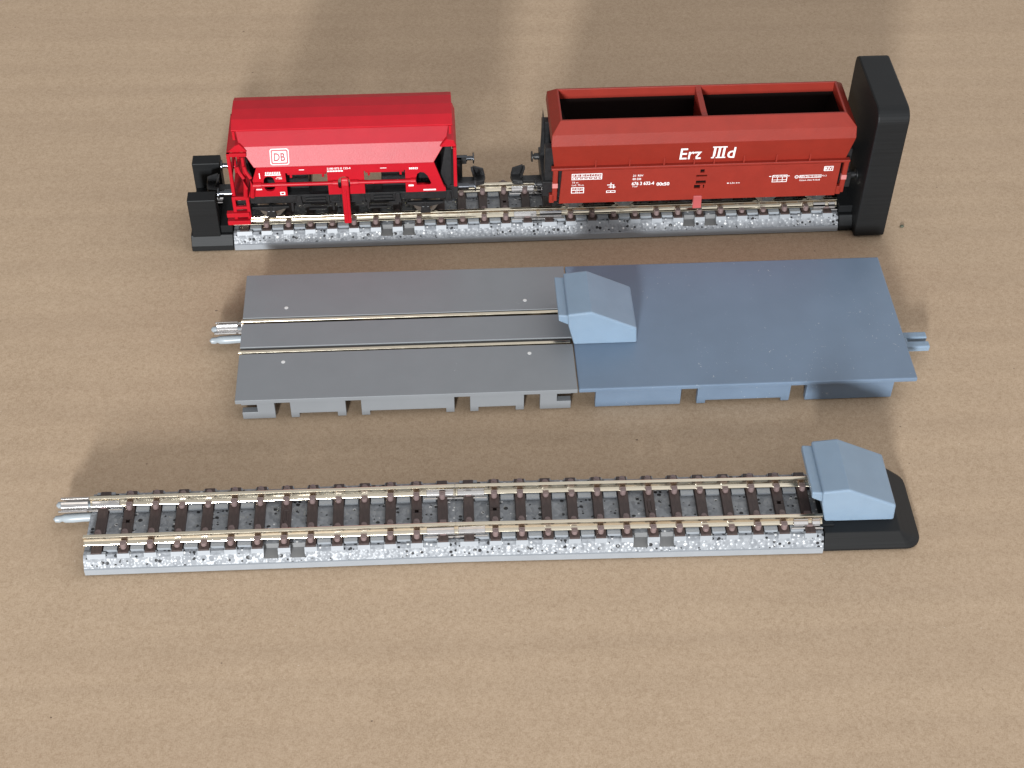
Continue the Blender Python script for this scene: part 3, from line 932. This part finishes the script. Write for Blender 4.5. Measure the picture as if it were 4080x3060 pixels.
ch = part('chassis', MB().box(-25.2, 25.2, YO - 5.2, YO + 5.2, 8.2, 14.9).box(-28.0, -25.4, YO - 5.2, YO + 5.2, 8.4, 11.6).box(25.6, 27.8, YO - 5.2, YO + 5.2, 8.4, 11.6)
          .box(-27.6, -25.9, YO - 4.7, YO - 3.0, 8.0, 18.6).box(-27.6, -25.9, YO + 3.0, YO + 4.7, 8.0, 18.6).box(26.0, 27.3, YO - 4.7, YO - 3.0, 8.0, 16.5), M_BLK, ow, 0.1, 1)
part('brake_column', MB().prism([(-27.9, 11.0), (-26.9, 11.0), (-27.2, 19.0), (-27.5, 21.6)], 'y', YO + 2.6, YO + 3.4), M_BLK, ch, 0.06, 1)
for xb in (-17.6, 17.6):
    bg_ = part('bogie', MB().box(xb - 7.2, xb + 7.2, YO - 3.0, YO + 3.0, 6.4, 8.3), M_BLK, ow, 0.08, 1)
    for s in (-1, 1):
        y = sorted((YO + s * 4.7, YO + s * 5.5))
        o = part('side_frame', MB().prism([(xb - 7.0, 7.9), (xb - 6.0, 6.6), (xb - 3.8, 6.1), (xb - 2.6, 7.0), (xb + 2.6, 7.0), (xb + 3.8, 6.1), (xb + 6.0, 6.6), (xb + 7.0, 7.9), (xb + 5, 8.3), (xb - 5, 8.3)], 'y', *y),
                 plain('dusty_black_plastic', (0.045, 0.047, 0.047), 0.4, var=0.2, vscale=10), bg_, 0.1, 1)
    for dx in (-4.6, 4.6):
        wheelset(xb + dx, YO, 7.0, 2.2, bg_)
        for s in (-1, 1):
            n = 12
            a = sorted((YO + s * 5.0, YO + s * 6.0))
            part('axle_box', MB().prism([(xb + dx + 0.62 * math.cos(6.2832 * i / n), 6.85 + 0.62 * math.sin(6.2832 * i / n)) for i in range(n)], 'y', *a).box(xb + dx - 0.9, xb + dx + 0.9, a[0] + 0.2, a[1] - 0.2, 6.2, 7.4),
                 plain('dusty_black_plastic', (0.045, 0.047, 0.047)), bg_, 0.1, 2)
for s in (-1, 1):
    buffer_part(-28.0, YO + s * 4.0, 10.35, -1, ow, M_BLK, 1.3)
    buffer_part(27.8, YO + s * 4.0, 10.35, 1, ow, M_BLK, 1.3)
coupler(-28.4, -1, 8.3, ow)
# Erz III d on the sloping side
tilt = Vector((0, -1.45, 5.4)).normalized()
E1 = Print((-0.2, YO - 6.27, 17.9), (1, 0, 0), tilt)
E1.text('Erz', -3.75, -1.6, 3.2, width=3.8, bold=0.010)
a0, b0, b1 = 1.85, -1.55, 1.75
for q in range(3):
    E1.rect(a0 + 0.25 + q * 0.82, a0 + 0.66 + q * 0.82, b0 + 0.32, b1 - 0.32)
E1.rect(a0, a0 + 2.55, b0, b0 + 0.32)
E1.rect(a0, a0 + 2.55, b1 - 0.32, b1)
E1.text('d', a0 + 2.8, -1.55, 3.1, width=1.35, bold=0.012)
E1.done('lettering', M_WHITE, ow)
# small data on the side panel
D = Print((0, YO - 6.25, 0), (1, 0, 0), (0, 0, 1))
D.frame(-22.9, -17.5, 12.75, 14.1, 0.13)
D.rect(-22.8, -17.6, 13.35, 13.45)
D.text('A B1 B2 C2 C3 C4', -22.7, 13.5, 0.45, width=4.9, bold=0.01)
for a in range(12):
    D.rect(-22.6 + a * 0.42, -22.3 + a * 0.42, 12.95 + 0.12 * (a % 2), 13.2)
D.flush('lettering', M_WHITE, ow)
D.text('73 m', -22.8, 12.0, 0.38, width=1.1); D.text('Lad. 75 m', -22.8, 11.4, 0.38, width=2.1)
D.flush('lettering', M_WHITE, ow)
D.frame(-22.9, -20.6, 9.75, 11.1, 0.13); D.rect(-22.8, -20.7, 10.35, 10.48); D.text('23 860 kg', -22.7, 10.55, 0.4, width=1.95); D.text('26 t', -22.2, 9.9, 0.36, width=0.9)
D.flush('lettering', M_WHITE, ow)
D.rect(-15.9, -15.75, 10.7, 11.9); D.rect(-16.5, -15.2, 11.35, 11.5); D.rect(-16.2, -15.0, 10.85, 11.0); D.rect(-15.4, -15.25, 10.6, 11.5)
D.frame(-16.6, -14.95, 9.65, 10.15, 0.12); D.rect(-15.85, -15.7, 9.75, 10.05)
D.flush('lettering', M_WHITE, ow)
D.text('21 RIV', -12.0, 13.1, 0.45, width=1.85, bold=0.01)
D.text('80 DB', -12.0, 12.35, 0.45, width=1.5, bold=0.01)
D.text('676 3 632-4', -12.1, 11.2, 0.72, width=4.0, bold=0.02)
D.text('Fad', -11.9, 10.75, 0.34, width=0.8)
D.flush('lettering', M_WHITE, ow)
D.text('00t50', -7.65, 10.95, 0.72, width=2.3, bold=0.02)
D.flush('lettering', M_WHITE, ow)
D.rect(5.05, 5.35, 10.9, 11.1); D.text('6,0m', 5.55, 10.85, 0.36, width=0.95); D.rect(6.7, 6.9, 10.9, 11.1); D.poly([(7.1, 10.9), (7.4, 10.98), (7.1, 11.1)])
D.flush('lettering', M_WHITE, ow)
D.frame(13.1, 15.8, 10.9, 12.5, 0.12); D.rect(13.2, 15.7, 11.35, 11.45); D.rect(13.2, 15.7, 12.0, 12.1); D.rect(14.0, 14.1, 11.0, 12.0); D.rect(14.9, 15.0, 11.0, 12.0)
D.rect(12.5, 12.9, 12.15, 12.3); D.rect(15.9, 16.2, 12.15, 12.3); D.text('S 25 75 90', 13.3, 12.12, 0.3, width=2.3)
D.flush('lettering', M_WHITE, ow)
ro = [(17.5 + 0.36 * math.cos(6.2832 * i / 16), 11.95 + 0.36 * math.sin(6.2832 * i / 16)) for i in range(16)]
ri = [(17.5 + 0.25 * math.cos(6.2832 * i / 16), 11.95 + 0.25 * math.sin(6.2832 * i / 16)) for i in range(16)]
D.ringframe(ro, ri); D.text('U', 17.37, 11.8, 0.28, width=0.26)
D.frame(18.0, 21.95, 11.65, 12.3, 0.1); D.text('REV Do 12.10.64', 18.15, 11.8, 0.36, width=3.6, bold=0.01); D.text('Nr.2', 22.1, 11.9, 0.33, width=0.8)
D.text('Unters. Dtm 9.10.64', 18.1, 11.0, 0.33, width=3.7, bold=0.01)
D.flush('lettering', M_WHITE, ow)
D.frame(22.2, 23.85, 13.1, 14.15, 0.13); D.text('RIV', 22.4, 13.3, 0.62, width=1.25, bold=0.02)
D.done('lettering', M_WHITE, ow)

# ------------------------------------------------------------------ bits lying on the cardboard
def crumb(label, x, y, r, sq=0.5):
    bm = bmesh.new()
    bmesh.ops.create_icosphere(bm, subdivisions=2, radius=r * S)
    for v in bm.verts:
        v.co.z *= sq
        v.co *= 1 + R.uniform(-0.2, 0.2)
    me = bpy.data.meshes.new('crumb')
    bm.to_mesh(me); bm.free()
    o = link('crumb', me, None, M_CRUMB)
    o.location = (x * S, y * S, -0.02 + r * sq * S * 0.7)
    o['label'], o['category'] = label, 'crumb'
crumb('tiny dark crumb on the cardboard beside the foot of the tall black plate', *row(*BACK, 67.3, -6.5), 0.42)
